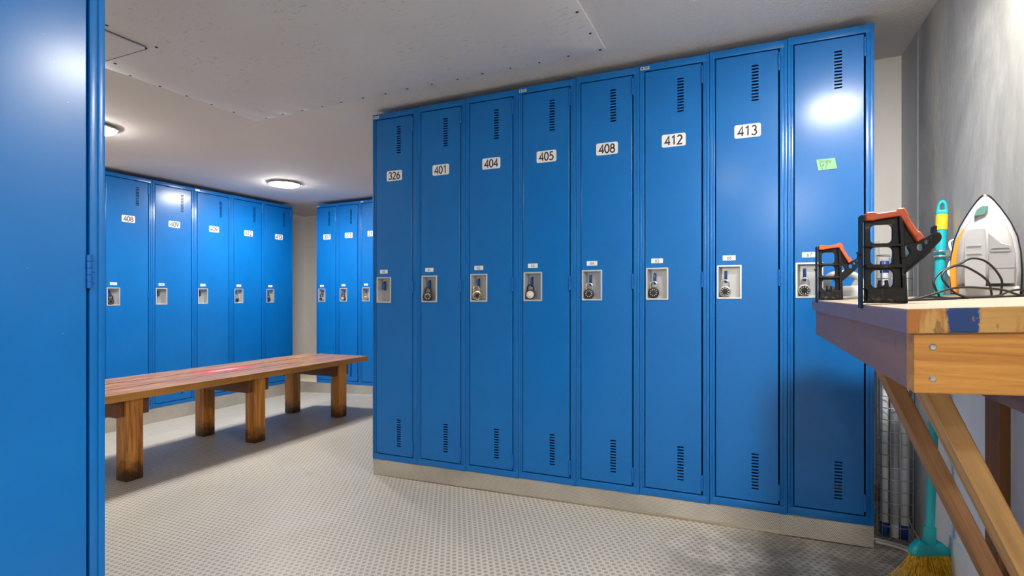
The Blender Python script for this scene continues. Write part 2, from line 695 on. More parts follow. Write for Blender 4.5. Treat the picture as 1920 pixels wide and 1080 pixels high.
# ------------------------------------------------------------------ the room shell
XL, XR, YB, YF, YM = -4.94, .600, 4.93, -3.6, 2.778

# floor: a sheet that follows the falls
mb = MB()
xs = [XL - .1, -4.6, -4.3, -3.85, -3.4, -2, -1, 0, XR + .1]
ys = [YF - .1, 0, 1.5, 3, YB + .1]
grid = [[mb.bm.verts.new((x, y, floor_z(x, y))) for y in ys] for x in xs]
low = [[mb.bm.verts.new((x, y, floor_z(x, y) - .08)) for y in ys] for x in xs]
for i in range(len(xs) - 1):
    for j in range(len(ys) - 1):
        mb.bm.faces.new([grid[i][j], grid[i + 1][j], grid[i + 1][j + 1], grid[i][j + 1]])
        mb.bm.faces.new([low[i][j], low[i][j + 1], low[i + 1][j + 1], low[i + 1][j]])
struct(mb.build('floor', M['floor'], smooth=40))


def slab(name, x0, x1, y0, y1, zlo, zhi, mat, nobottom=False):
    """upright slab whose foot and head follow the room's falls"""
    m = MB()
    m.box(x0, x1, y0, y1, 0, 1)
    for v in m.bm.verts:
        v.co.z = plane(v.co.x, v.co.y) + (zlo if v.co.z < .5 else zhi)
    return struct(m.build(name, mat))


slab('ceiling', XL - .1, XR + .1, YF - .1, YB + .1, CEIL, CEIL + .1, M['ceiling'])
slab('wall_right', XR, XR + .1, YF - .1, YB + .1, -.06, CEIL, M['wall_right'])
slab('wall_left', XL - .1, XL, YF - .1, YB + .1, -.12, CEIL, M['wall_plain'])
slab('wall_back', XL, XR, YB, YB + .1, -.12, CEIL, M['wall_plain'])
slab('wall_front', XL, XR, YF - .1, YF, -.12, CEIL, M['wall_plain'])
slab('wall_partition', -1.76, XR, YM, YM + .1, -.06, CEIL, M['wall_plain'])
# corner board and white boarding on the right wall
slab('trim_1', XR - .0012, XR, 2.535, YM, -.02, CEIL - .002, M['wall_strip'])
slab('trim_2', XR - .010, XR, 2.172, 2.534, -.02, .80, M['white_board'])
slab('trim_3', XR - .012, XR, .70, 2.169, -.02, .80, M['white_board'])
slab('trim_4', XR - .020, XR - .012, .70, 2.14, -.02, .16, M['white_board'])

# curbs the lockers stand on
slab('trim_5', -1.826, .409, 2.324, 2.775, -.03, .083, M['curb'])
slab('trim_6', XL, -4.364, .9, YB, -.10, .083, M['curb'])
slab('trim_12', -1.58, -1.155, .275, .625, -.03, .082, M['curb'])
slab('trim_7', -4.364, -2.3, 4.258, YB, -.10, .083, M['curb'])


def kick(name, p0, p1, lift0, lift1, top, mat, screws, parent_rot=0):
    """perforated kick strip from p0 to p1, following the floor"""
    m = MB()
    d = Vector((p1[0] - p0[0], p1[1] - p0[1], 0)).normalized()
    nn = Vector((d.y, -d.x, 0)) * .003
    N = 12
    ring = []
    for i in range(N + 1):
        t = i / N
        x = p0[0] + (p1[0] - p0[0]) * t
        y = p0[1] + (p1[1] - p0[1]) * t
        zb = floor_z(x, y) + lift0 + (lift1 - lift0) * t
        zt = plane(x, y) + top
        ring.append([Vector((x, y, zb)), Vector((x, y, zt)), Vector((x, y, zt)) + nn, Vector((x, y, zb)) + nn])
    m.loft(ring)
    o = struct(m.build(name, mat))
    for t in screws:
        x = p0[0] + (p1[0] - p0[0]) * t
        y = p0[1] + (p1[1] - p0[1]) * t
        s = MB()
        ang = math.atan2(nn.y, nn.x)
        mt = Matrix.Translation((x + nn.x, y + nn.y, plane(x, y) + top - .014)) @ Matrix.Rotation(ang, 4, 'Z') @ Matrix.Rotation(PI / 2, 4, 'Y')
        s.lathe([(.004, 0), (.0035, .0012), (0, .0018)], 12, mt)
        s.build('screw', M['chrome'], o)
    return o


kick('trim_8', (-1.832, 2.318), (.135, 2.318), .001, .014, .083, M['perf_x'], (.05, .13, .19, .40, .54, .68, .80, .92))
kick('trim_9', (.110, 2.314), (.415, 2.314), .004, .004, .081, M['perf_x'], (.14, .92))
kick('trim_10', (-4.360, 1.0), (-4.360, 4.254), .001, .001, .083, M['perf_y'], (.15, .3, .45, .6, .75, .9))
kick('trim_11', (-4.360, 4.254), (-2.3, 4.254), .001, .001, .083, M['perf_x'], (.06, .2, .34, .5))

# ------------------------------------------------------------------ ceiling sheet and hatch
def ceil_z(x, y):
    return plane(x, y) + CEIL


def sheet(name, x0, x1, y0, y1, nx, ny, label, sag, screws, pts_pucker):
    root = thing(name, label, 'ceiling panel', ((x0 + x1) / 2, (y0 + y1) / 2, ceil_z((x0 + x1) / 2, (y0 + y1) / 2)))
    off = Vector(root.location)

    def surf(x, y):      # pinned at the screws along the edges, sagging a little inside
        dx = min(x - x0, x1 - x)
        dy = y1 - y
        de = min(dx, dy)
        s = sag * (1 - math.exp(-de / .12))
        s += .007 * abs(math.sin(PI * (sx1 - .02 - x) / pts_pucker)) * math.exp(-dy / .07)
        s += .004 * abs(math.sin(PI * (y1 - .17 - y) / .17)) * math.exp(-dx / .05)
        s += .0025 * math.sin(x * 2.3 + y * 1.7) * (1 - math.exp(-de / .2))
        return ceil_z(x, y) - .004 - s

    m = MB()
    top, bot = [], []
    for i in range(nx + 1):
        ta, tb = [], []
        for j in range(ny + 1):
            x = x0 + (x1 - x0) * i / nx
            y = y0 + (y1 - y0) * j / ny
            z = surf(x, y)
            ta.append(m.bm.verts.new(Vector((x, y, ceil_z(x, y) - .0002)) - off))
            tb.append(m.bm.verts.new(Vector((x, y, z)) - off))
        top.append(ta); bot.append(tb)
    for i in range(nx):
        for j in range(ny):
            m.bm.faces.new([bot[i][j], bot[i][j + 1], bot[i + 1][j + 1], bot[i + 1][j]])
    for j in range(ny):
        for i in (0, nx):
            m.bm.faces.new([bot[i][j], bot[i][j + 1], top[i][j + 1], top[i][j]])
    for i in range(nx):
        for j in (0, ny):
            m.bm.faces.new([bot[i][j], bot[i + 1][j], top[i + 1][j], top[i][j]])
    m.build('sheet', M['sheet'], root, smooth=50)
    for x, y in screws:
        q = MB()
        q.lathe([(.0062, 0), (.0056, -.002), (.002, -.0035), (.0015, -.002), (0, -.002)], 10, Matrix.Translation(Vector((x, y, surf(x, y) + .0006)) - off))
        q.build('screw', M['black'], root)
    return root


PK = .1336
sx0, sx1, sy1 = -2.515, -.534, 2.162
scr = [(sx1 - .02 - PK * i, sy1 - .022 - .006 * math.sin(i * 2.1)) for i in range(15)]
scr += [(sx1 - .02, sy1 - .17 - .17 * i) for i in range(3)]
scr += [(sx0 + .02, sy1 - .16 - .13 * i) for i in range(5)]
scr += [(-2.08, 1.33), (-2.39, 1.36), (-2.07, 1.15)]
sheet('ceiling_sheet', sx0, sx1, -1.2, sy1, 120, 80, 'large scuffed white sheet screwed flat to the ceiling, dark screws along its edges', .030, scr, PK)
m = MB()
root = thing('access_hatch', 'pale ceiling hatch with a dark gap along one edge near the left locker', 'hatch', (-2.275, 1.057, ceil_z(-2.275, 1.057) - .0345))
m = MB()
m.box(-.17, .17, -.25, .246, -.008, 0)
m.build('hatch_cover', M['sheet'], root)
m = MB()
m.box(-.18, .172, .2465, .254, -.005, 0)
m.build('dark_seam', M['black'], root)


# ------------------------------------------------------------------ ceiling lamps
def lamp(x, y, label, r=.118):
    t = thing('ceiling_light', label, 'ceiling light', (x, y, ceil_z(x, y) - (.006 if sx0 < x < sx1 and y < sy1 else 0)), (0, 0, 0), 'round ceiling lights')
    m = MB()
    m.lathe([(.080, 0), (.080, -.004), (r + .006, -.005), (r + .012, -.008), (r + .012, -.014), (r + .004, -.018), (r, -.018), (r, -.010), (0, -.010)], 48)
    m.build('lamp_rim', M['white_plastic'], t, smooth=40)
    m = MB()
    m.lathe([(r - .0005, -.014), (r - .001, -.022), (r - .02, -.028), (r * .6, -.032), (0, -.034)], 48)
    m.build('diffuser', M['lamp'], t, smooth=60)
    return t


L1 = lamp(-3.647, 3.418, 'lit round ceiling light over the far end of the wooden bench')
lamp(-3.426, 1.821, 'lit round ceiling light half hidden behind the left locker')
lamp(.416, 1.330, 'lit round ceiling light over the workbench beside the right wall')
lamp(-.14, -.20, 'lit round ceiling light over the doorway', .050)
lamp(.40, -2.40, 'added round fill light behind the camera, farther from the workbench')  # unseen lamp, added to brighten the space under the workbench
lamp(.40, -1.45, 'added round fill light behind the camera, nearer the workbench')  # another unseen lamp, added for more fill below the bench top


# ------------------------------------------------------------------ lockers
H = 1.829
PX0, PX1, PZ0, PZ1 = .0275, .1195, .830, .965


def locker_meshes(W, D):
    q = {}
    m = MB()
    T = .0015
    a, b = .0006, W - .0006
    m.box(a, a + T, .004, D, 0, H); m.box(b - T, b, .004, D, 0, H)
    m.box(a, b, D - T, D, 0, H)
    m.box(a, b, .004, D, H - T, H); m.box(a, b, .004, D, 0, T)
    # front frame, rolled edges
    m.box(a, .0105, 0, .018, 0, H, .0016); m.box(.0100, .0205, .0022, .018, .031, H - .028, .0016)
    m.box(W - .0125, b, 0, .018, 0, H, .0016); m.box(W - .0262, W - .0120, .0022, .018, .031, H - .028, .0016)
    m.box(.0095, W - .0115, .0004, .018, H - .0285, H - .0002, .0014)
    m.box(.0095, W - .0115, .0004, .018, .0002, .0305, .0014)
    q['body'] = m.mesh('body', M['blue'], 30)
    # door leaf with pierced louvres and the latch opening
    x0, x1, z0, z1 = .0235, W - .0312, .0345, H - .0325
    m = MB()
    c = .0022
    cx = W - .1134
    holes = [rect(PX0 + .004, PX1 - .004, PZ0 + .004, PZ1 - .004)]
    for base in (.082, 1.609):
        for i in range(12):
            zz = base + i * .0122
            holes.append(rect(cx - .0125, cx + .0125, zz, zz + .0060))
    m.prism([rect(x0 + c, x1 - c, z0 + c, z1 - c)] + holes, .0008, .0034)
    r = lambda e, y: [(x0 + e, y, z0 + e), (x1 - e, y, z0 + e), (x1 - e, y, z1 - e), (x0 + e, y, z1 - e)]
    m.loft([r(c, .0008), r(.0008, .0016), r(0, .0034), r(0, .016), r(.002, .016), r(.002, .0034), r(c, .0030)], False)
    q['door'] = m.mesh('door', M['blue'], 28)
    # hinge: five knuckles and a riveted leaf
    for i, (zc, ln) in enumerate(((.082, .064), (.912, .064), (1.748, .072))):
        m = MB()
        prof = []
        for k in range(5):
            s, e = -ln / 2 + ln * k / 5, -ln / 2 + ln * (k + 1) / 5
            prof += [(.0036, s), (.0046, s + .0008), (.0046, e - .0008), (.0036, e)]
        m.lathe(prof, 12, Matrix.Translation((W - .0287, -.0012, zc)))
        m.box(W - .0287, W - .0278, -.001, .012, zc - ln / 2, zc + ln / 2)
        for k in (-1, 0, 1):
            m.lathe([(.0022, 0), (.0018, .0007), (0, .001)], 8, Matrix.Translation((W - .0185, .0022, zc + k * .022)) @ Matrix.Rotation(PI / 2, 4, 'X'))
        q['hinge%d' % i] = m.mesh('hinge', M['hinge'], 35)
    # latch pocket
    m = MB()
    m.prism([rrect(PX0, PX1, PZ0, PZ1, .003, 3), rect(PX0 + .0065, PX1 - .0065, PZ0 + .0065, PZ1 - .0065)], -.0022, .0008, .0006)
    q['pocket'] = m.mesh('latch_pocket', M['galv'], 30)
    m = MB()
    e = .0065
    A = [(PX0 + e, -.0008, PZ0 + e), (PX1 - e, -.0008, PZ0 + e), (PX1 - e, -.0008, PZ1 - e), (PX0 + e, -.0008, PZ1 - e)]
    f = .007
    B = [(PX0 + e + .012, .030, PZ0 + f + .002), (PX1 - f, .030, PZ0 + f + .002), (PX1 - f, .030, PZ1 - f - .002), (PX0 + e + .012, .030, PZ1 - f - .002)]
    m.loft([A, B], False)
    m.bm.faces.new([m.bm.verts.new(p) for p in B])
    q['cup'] = m.mesh('latch_cup', M['galv_cup'])
    m = MB()   # painted hasp hook coming out of the cup
    hx = .0605
    m.tube([(hx, .030, .938), (hx, .018, .938), (hx, .010, .930), (hx, .009, .916), (hx, .012, .905), (hx, .022, .902)], .0042, 8, 4)
    m.box(hx - .0055, hx + .0055, .0275, .030, .895, .944, .001)
    q['hook'] = m.mesh('hasp_hook', M['blue_dark'], 40)
    m = MB()
    m.lathe([(.0042, 0), (.0038, .0025), (0, .004)], 12, Matrix.Translation((hx + .016, .030, .852)) @ Matrix.Rotation(PI / 2, 4, 'X'))
    q['rivet'] = m.mesh('rivet', M['chrome'], 40)
    m = MB()
    m.prism([rrect(W / 2 - .048, W / 2 + .048, 1.4675, 1.5205, .008)], -.0006, .0008)
    q['plate'] = m.mesh('number_plate', M['plate'])
    m = MB()
    m.prism([rrect(.0495, .0975, .984, 1.004, .0012, 2)], -.0005, .0008)
    q['tagplate'] = m.mesh('small_number_tag', M['plate'])
    m = MB()
    m.prism([rrect(.004, .042, H - .0225, H - .0095, .001, 2)], -.0009, .0006)
    q['maker'] = m.mesh('maker_tag', M['galv'])
    m = MB()
    m.prism([circ(.0115, H - .016, .0038, 12)], -.0013, -.0008)
    for xx, zz, ww in ((.028, H - .0137, .018), (.028, H - .0178, .014)):
        m.prism([rect(xx - ww / 2, xx + ww / 2, zz - .0009, zz + .0009)], -.0013, -.0008)
    q['makermark'] = m.mesh('maker_mark', M['ink'])
    return q


LM = {.2814: locker_meshes(.2814, .44), .36: locker_meshes(.36, .44)}


def locker(W, loc, rotz, label, big=None, small=None, maker=False, empty=False, group=None):
    q = LM[W]
    t = thing('locker', label, 'locker', loc, (0, 0, rotz), group)
    link(q['body'], 'body', t)
    d = link(q['door'], 'door', t)
    for i in range(3):
        link(q['hinge%d' % i], 'hinge', t)
    pk = link(q['pocket'], 'latch_pocket', t)
    pk['label'] = 'pale steel latch pocket'
    link(q['cup'], 'latch_cup', pk)
    link(q['hook'], 'hasp_hook', pk)
    if empty:
        link(q['rivet'], 'rivet', pk)
    if big:
        p = link(q['plate'], 'number_plate', t)
        p['label'] = 'white plate reading ' + big
        m = MB()
        m.ribbon(text_lines(big, .036, W / 2, 1.494),   .0058, -.0011, -.0006)
        m.build('numerals', M['ink'], p)
    if small:
        p = link(q['tagplate'], 'small_number_tag', t)
        p['label'] = 'small white tag reading ' + small
        m = MB()
        m.ribbon(text_lines(small, .0125, .0735, .994, .74), .0016, -.0009, -.0005)
        m.build('numerals', M['ink'], p)
    if maker:
        p = link(q['maker'], 'maker_tag', t)
        link(q['makermark'], 'maker_mark', p)
    return t


# ------------------------------------------------------------------ padlocks
def padlock_mesh(R):
    q = {}
    rx = Matrix.Rotation(PI / 2, 4, 'X')
    m = MB()
    m.lathe([(0, -.009), (R * .86, -.009), (R, -.006), (R, .005), (R * .93, .009), (R * .80, .0095), (R * .80, .008), (0, .008)], 32, rx)
    q['body'] = m.mesh('lock_body', M['steel'], 35)
    m = MB()
    m.lathe([(R * .78, .0082), (R * .76, .0105), (R * .34, .0108), (R * .33, .016), (R * .27, .0175), (0, .0175)], 28, rx)
    q['dial'] = m.mesh('dial', M['black'], 35)
    m = MB()
    for k in range(10):
        a = 2 * PI * k / 10
        m.obox(rx @ Matrix.Rotation(a, 4, 'Z') @ Matrix.Translation((R * .58, 0, .0109)), R * .22, R * .10, .0007)
    q['ticks'] = m.mesh('dial_marks', M['dialwhite'])
    m = MB()
    w_ = R * .62
    pts = [(-w_, 0, R * .6), (-w_, 0, R * 1.45)] + [(w_ * math.cos(math.radians(a)), 0, R * 1.45 + w_ * math.sin(math.radians(a))) for a in range(165, 0, -15)] + [(w_, 0, R * 1.45), (w_, 0, R * .6)]
    m.tube(pts, R * .155, 10)
    q['shackle'] = m.mesh('shackle', M['chrome'], 60)
    return q


PLM = padlock_mesh(.0225)
PLV = {}


def padlock(W, loc, rotz, label, body, dial, shackle, lean=0.0, turn=0.0, keyed=False):
    o = Vector((.0575, .0095, .8600))
    o.rotate(Matrix.Rotation(rotz, 3, 'Z'))
    t = thing('padlock', label, 'padlock', Vector(loc) + o, (0, lean, rotz + turn), 'padlocks hanging in the locker latches')
    for nm, key, mat in (('lock_body', 'body', body), ('dial', 'dial', dial), ('shackle', 'shackle', shackle)):
        k = (key, mat)
        if k not in PLV:
            me = PLM[key].copy(); me.materials.clear(); me.materials.append(M[mat]); PLV[k] = me
        c = link(PLV[k], nm, t)
        if nm == 'dial':
            tk = ('ticks', 'ink' if dial == 'dialwhite' else 'dialwhite')
            if tk not in PLV:
                me = PLM['ticks'].copy(); me.materials.clear(); me.materials.append(M[tk[1]]); PLV[tk] = me
            link(PLV[tk], 'dial_marks', c)
    return t


# long front row
WM = .2814
X0, YR = -1.834, 2.312
nums = ['326', '401', '404', '405', '408', '412', '413', None]
where = ['leftmost of the long front row', 'second from the left in the front row', 'third from the left in the front row',
         'in the middle of the front row', 'fifth from the left in the front row', 'sixth from the left in the front row',
         'beside the noted locker in the front row', '']
locks = [None, ('black', 'black', 'black'), ('gold', 'black', 'gold'), ('black', 'dialwhite', 'black'), ('black', 'black', 'steel'),
         ('black', 'black', 'steel'), ('steel', 'black', 'chrome'), ('steel', 'black', 'chrome')]
lname = [None, 'black padlock hanging on front row locker 401', 'gold-toned padlock with black dial on front row locker 404',
         'black padlock with a pale round face on locker 405', 'black dial padlock on the front row locker 408',
         'dark dial padlock on the front row locker 412', 'silver padlock with black dial on the front row locker 413',
         'silver padlock with black dial on locker 67 behind the workbench']
for i in range(8):
    x = X0 + WM * i
    loc = (x, YR, plane(x + WM / 2, YR) + .083)
    lab = ('tall blue steel locker with plate %s, %s' % (nums[i], where[i])) if nums[i] else \
        'tall blue steel locker tagged 67 with a green note, rightmost of the front row'
    locker(WM, loc, 0, lab, nums[i], str(60 + i), i in (0, 3, 5), locks[i] is None, 'lockers of the front row')
    if locks[i]:
        padlock(WM, loc, 0, lname[i], *locks[i], lean=(0, .10, -.06, .05, .03, 0, 0, .02)[i], turn=(0, .5, .7, .25, .15, .1, .05, 0)[i])

# row along the left wall, facing right
WL = .36
lnum = ['408', '409', '409', '412', '413']
lwh = ['nearest of the left wall row', 'second in the left wall row', 'third in the left wall row', 'fourth in the left wall row', 'at the far end of the left wall row']
llock = [('black', 'black', 'black'), None, None, ('steel', 'black', 'chrome'), ('black', 'black', 'black')]
for i in range(5):
    y = 4.193 - WL * 5 + WL * i
    loc = (-4.355, y, plane(-4.355, y + WL / 2) + .083)
    locker(WL, loc, PI / 2, 'tall blue locker with plate %s, %s' % (lnum[i], lwh[i]), lnum[i], str(47 + i), i == 2, llock[i] is None, 'lockers of the left wall row')
    if llock[i]:
        padlock(WL, loc, PI / 2, {0: 'black padlock on left wall locker 408', 3: 'silver padlock on left wall locker 412', 4: 'black padlock on left wall locker 413'}[i], *llock[i], lean=.05, turn=-.25)

# far row, facing the bench end
fl = [('steel', 'black', 'black'), ('black', 'dialwhite', 'black'), ('gold', 'gold', 'chrome')]
for i, nm in enumerate(('307', '310', '313')):
    x = -4.088 + WM * i
    loc = (x, 4.25, plane(x + WM / 2, 4.25) + .083)
    locker(WM, loc, 0, ['blue locker with plate 307, leftmost of the far back row', 'blue locker with plate 310 in the far back row', 'blue far row locker cut off by the front row edge'][i], nm, str(52 + i), i in (0, 2), False, 'lockers of the far back row')
    padlock(WM, loc, 0, ['black padlock on far back row locker 307', 'padlock with a pale face on far back row locker 310', 'brassy padlock on the far locker cut off by the front row'][i], *fl[i], lean=.06, turn=.3)

# the near locker on the left edge
th = math.radians(89.07)
ed = Vector((-1.1416, .6327, 0))
p = ed - .36 * Vector((math.cos(th), math.sin(th), 0))
locker(.36, (p.x, p.y, plane(-1.15, .45) + .083), th, 'near blue locker filling the left edge of the picture, hinge on its right', None, None, False, False)

# sticky note on the last locker
nz = 1.431
t = thing('sticky_note', 'small green handwritten sticky note on the rightmost front row locker', 'note', (.2655, YR - .0008, nz), (0, 0, 0))
m = MB()
m.prism([[(-.0335, .0205), (.0275, .0215), (.0345, -.0190), (-.0270, -.0210)]], -.0006, 0)
m.build('paper', M['note'], t)
m = MB()
m.ribbon(text_lines('Strata', .0105, -.004, .0115, .62), .0012, -.0009, -.0006)
m.ribbon(text_lines('Lot 2', .0095, -.008, -.0015, .5), .0012, -.0009, -.0006)
m.ribbon(text_lines('S 1', .0095, -.008, -.0138, .62), .0012, -.0009, -.0006)
m.build('handwriting', M['pen'], t)

# ------------------------------------------------------------------ wooden bench
ZS = .438
bench = thing('wooden_bench', 'long varnished bench with a red mark on its seat, beside the back lockers', 'bench', (-3.24, 2.56, 0))
OFF = Vector((3.24, -2.56, 0))


def bench_part(mb_, name, mat, smooth=None):
    # geometry is written in room coordinates; the origin of the texture stays there too
    o = mb_.build(name, mat, bench, OFF, smooth=smooth)
    return o


m = MB()
xs_ = [-3.56, -3.452, -3.345, -3.238, -3.132, -3.026, -2.925]
for i in range(6):
    dz = [.0, .001, -.0008, .0012, 0, .0008][i]
    e1 = [3.600, 3.628, 3.634, 3.630, 3.636, 3.635][i]
    mb1 = MB().box(xs_[i] + .0012, xs_[i + 1] - .0012, 1.49, e1, ZS - .040 + dz, ZS + dz, .004)
    o = bench_part(mb1, 'seat_plank', M['bench_seat'] if i < 5 else [M['bench_seat'], M['bench_edge']], 35)
    if i == 5:
        for pl in o.data.polygons:
            if pl.normal.x > .6 or pl.normal.y > .8:
                pl.material_index = 1
for yc in (1.735, 2.525, 3.315):
    for xf in (-2.955, -3.445):
        zb = floor_z(xf, yc)
        mb1 = MB().box(xf - .086, xf, yc, yc + .086, zb + .001, ZS - .0405, .004)
        bench_part(mb1, 'leg', M['bench_leg'], 35)
    for y0 in (yc - .040, yc + .088):
        mb1 = MB().box(-3.545, -2.972, y0, y0 + .038, ZS - .128, ZS - .0405, .003)
        bench_part(mb1, 'crossbeam', M['bench_beam'], 35)
bench.location = (-3.24, 2.56, 0)

# ------------------------------------------------------------------ workbench on the right
def wz(x, y):      # the top is warped up towards the wall
    return .9180 + .04 * (x - .1975) + .005 * (y - .889)


wb = thing('workbench', 'worn timber workbench with diagonal braces against the right wall', 'workbench', (0, 0, 0))


def warp(mb_):
    for v in mb_.bm.verts:
        v.co.z += wz(v.co.x, v.co.y)
    return mb_


WX0, WX1, WY0, WY1 = .1975, .5860, .889, 2.09
m = MB()
m.box(WX0, WX1, WY0, WY1, -.0345, 0, .003)
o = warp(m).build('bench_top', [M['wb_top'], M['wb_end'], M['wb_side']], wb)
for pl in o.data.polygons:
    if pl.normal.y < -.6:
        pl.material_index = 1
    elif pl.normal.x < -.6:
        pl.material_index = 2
m = MB()
m.box(WX0 + .010, WX0 + .048, WY0 + .047, WY1 - .01, -.1165, -.0346, .002)
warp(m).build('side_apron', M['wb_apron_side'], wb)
m = MB()
m.box(WX0 + .010, WX1 - .04, WY0 + .008, WY0 + .0465, -.1165, -.0346, .002)
warp(m).build('end_apron', M['wb_apron_end'], wb)
m = MB()
m.box(.527, .564, WY0 + .05, WY1 - .02, -.245, -.0346, .003)
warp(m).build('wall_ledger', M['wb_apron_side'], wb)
m = MB()
m.box(.5645, .5878, 1.698, 1.784, .02, .875, .003)
m.build('post', M['post'], wb)
m = MB()
m.box(.5645, .5878, 1.312, 1.398, .02, .875, .003)
m.build('post', M['post'], wb)
for yc, mat, y1 in ((1.654, 'brace_dark', 1.6975), (1.266, 'brace_light', 1.3115)):
    m = MB()
    wdt = .0345
    a = Vector((.281, 0, .797)); s_ = Vector((1, 0, -2.28)).normalized()
    perp = Vector((-s_.z, 0, s_.x))
    ln = .86
    q = [a - s_ * .02, a + s_ * ln, a + s_ * ln + perp * wdt, a - s_ * .02 + perp * wdt]
    m.prism([[(v.x, v.z) for v in q]], y1 - .088, y1, .002)
    # trim the head under the top and the foot at the wall
    geom = list(m.bm.verts) + list(m.bm.edges) + list(m.bm.faces)
    r = bmesh.ops.bisect_plane(m.bm, geom=geom, plane_co=(0, 0, .872), plane_no=(0, 0, 1), clear_outer=True)
    geom = list(m.bm.verts) + list(m.bm.edges) + list(m.bm.faces)
    bmesh.ops.bisect_plane(m.bm, geom=geom, plane_co=(.5860, 0, 0), plane_no=(1, 0, 0), clear_outer=True)
    bmesh.ops.holes_fill(m.bm, edges=[e for e in m.bm.edges if e.is_boundary])
    # wood grain runs along the brace: keep the mesh upright locally and lean the object
    ang = math.atan2(1, 2.28)
    R = Matrix.Rotation(-ang, 4, 'Y')
    piv = Vector((.281, yc, .797))
    bmesh.ops.transform(m.bm, matrix=R.inverted() @ Matrix.Translation(-piv), verts=m.bm.verts)
    m.build('brace', M[mat], wb, piv, (0, -ang, 0))
for zz in (-.0535, -.0965):
    m = MB()
    m.lathe([(.0046, 0), (.0046, .0008), (.0030, .0022), (.0014, .0022), (.0012, .001), (0, .001)], 16, Matrix.Translation((.2285, WY0 + .008, wz(.2285, .93) + zz)) @ Matrix.Rotation(PI / 2, 4, 'X'))
    m.build('screw', M['steel'], wb, smooth=40)


# ------------------------------------------------------------------ ski vises
def vise(yv, label):
    t = thing('ski_vise', label, 'vise', (WX0, yv, wz(WX0, yv) + .0022), (0, 0, 0), 'vises on the workbench')
    P = lambda zx, zy: ((zx - 505) * 1.49e-4 + .002, (940 - zy) * 2.0e-4)
    m = MB()
    outl = [P(512, 935), P(935, 935), P(905, 520), P(880, 138), P(512, 150)]
    wins = []
    for x0, x1, y0, y1 in ((570, 806, 200, 375), (575, 810, 410, 577), (580, 818, 626, 790)):
        a_, b_ = P(x0, y1), P(x1, y0)
        wins.append(rrect(a_[0], b_[0], a_[1], b_[1], .0085, 4))
    m.prism([outl] + wins, -.004, .004, .0008)
    # ribs and rim
    def shelf(x0, x1, zy, th=.0035, d=.014):
        a_ = P(x0, zy); b_ = P(x1, zy)
        m.box(a_[0], b_[0], -d, d, a_[1] - th / 2, a_[1] + th / 2, .0008)
    shelf(515, 890, 398); shelf(515, 900, 590, .006); shelf(515, 915, 800)
    shelf(515, 935, 928)
    for (x0, y0), (x1, y1) in (((925, 935), (902, 520)), ((902, 520), (879, 140))):
        a_, b_ = P(x0, y0), P(x1, y1)
        m.prism([[(a_[0] - .003, a_[1]), (a_[0] + .004, a_[1]), (b_[0] + .004, b_[1]), (b_[0] - .003, b_[1])]], -.014, .014, .0008)
    # upper bracket behind the slanted jaw
    m.prism([[P(880, 150), P(1050, 380), P(900, 395), P(885, 395)]], -.004, .004)
    # carrying arm
    arm = [P(900, 395), P(1040, 380), P(1170, 318), P(1225, 292)] + [P(1250 + 48 * math.cos(math.radians(a)), 338 - 48 * math.sin(math.radians(a))) for a in (95, 60, 30, 0, -30, -50)] + [P(1180, 470), P(915, 668), P(905, 560)]
    hol = [[P(905, 415), P(940, 405), P(960, 415), P(988, 470), P(980, 485), P(912, 540)], [P(1085 + 38 * math.cos(a), 425 - 34 * math.sin(a)) for a in [2 * PI * i / 14 for i in range(14)]],
           [P(1150 + 26 * math.cos(a), 380 - 22 * math.sin(a)) for a in [2 * PI * i / 12 for i in range(12)]], [P(1203 + 15 * math.cos(a), 340 - 13 * math.sin(a)) for a in [2 * PI * i / 10 for i in range(10)]]]
    m.prism([arm] + hol, -.009, .005, .0008)
    m.prism([[P(915, 668), P(1180, 470), P(1180, 450), P(915, 640)]], -.018, .018, .0006)
    m.prism([[P(1205, 300), P(1212, 240), P(1232, 225), P(1256, 240), P(1250, 265), P(1262, 290)]], -.008, .008, .001)
    m.build('frame', M['vise'], t)
    m = MB()   # the flange that hooks over the edge of the bench top
    a_, b_ = P(478, 985), P(518, 105)
    m.box(-.0042, -.0004, -.012, .018, a_[1], b_[1], .001)
    m.build('edge_flange', M['vise'], t)
    m = MB()
    a_, b_ = P(530, 922), P(925, 805)
    m.box(a_[0], b_[0], -.015, .015, a_[1], b_[1], .001)
    m.build('base_block', M['vise'], t)
    m = MB()   # little forked stop standing on the base block
    m.prism([[P(636, 795), P(645, 722), P(672, 722), P(666, 760), P(690, 778), P(715, 762), P(712, 722), P(742, 722), P(754, 795)]], -.018, -.010, .0006)
    m.build('forked_stop', M['vise'], t)
    m = MB()
    m.prism([[P(482, 500), P(455, 495), P(440, 470), P(428, 452), P(432, 448), P(448, 462), P(465, 468), P(482, 462)]], -.006, .006, .0006)
    m.build('side_hook', M['vise'], t)
    m = MB()   # jaw pad
    pad = [P(512, 160), P(512, 98), P(526, 86), P(598, 84), P(640, 100), P(826, 84), P(842, 66), P(910, 62), P(932, 90), P(950, 122), P(948, 142), P(1046, 280), P(1075, 290), P(1110, 340), P(1046, 378), P(882, 150), P(868, 132), P(640, 152), P(600, 162)]
    m.prism([pad], -.018, .018, .0014)
    m.build('jaw_pad', M['orange'], t)
    return t


vise(1.2024, 'nearer and larger-looking black ski vise with orange jaw on the workbench edge')
vise(1.935, 'farther black ski vise with orange jaw at the far corner of the workbench')


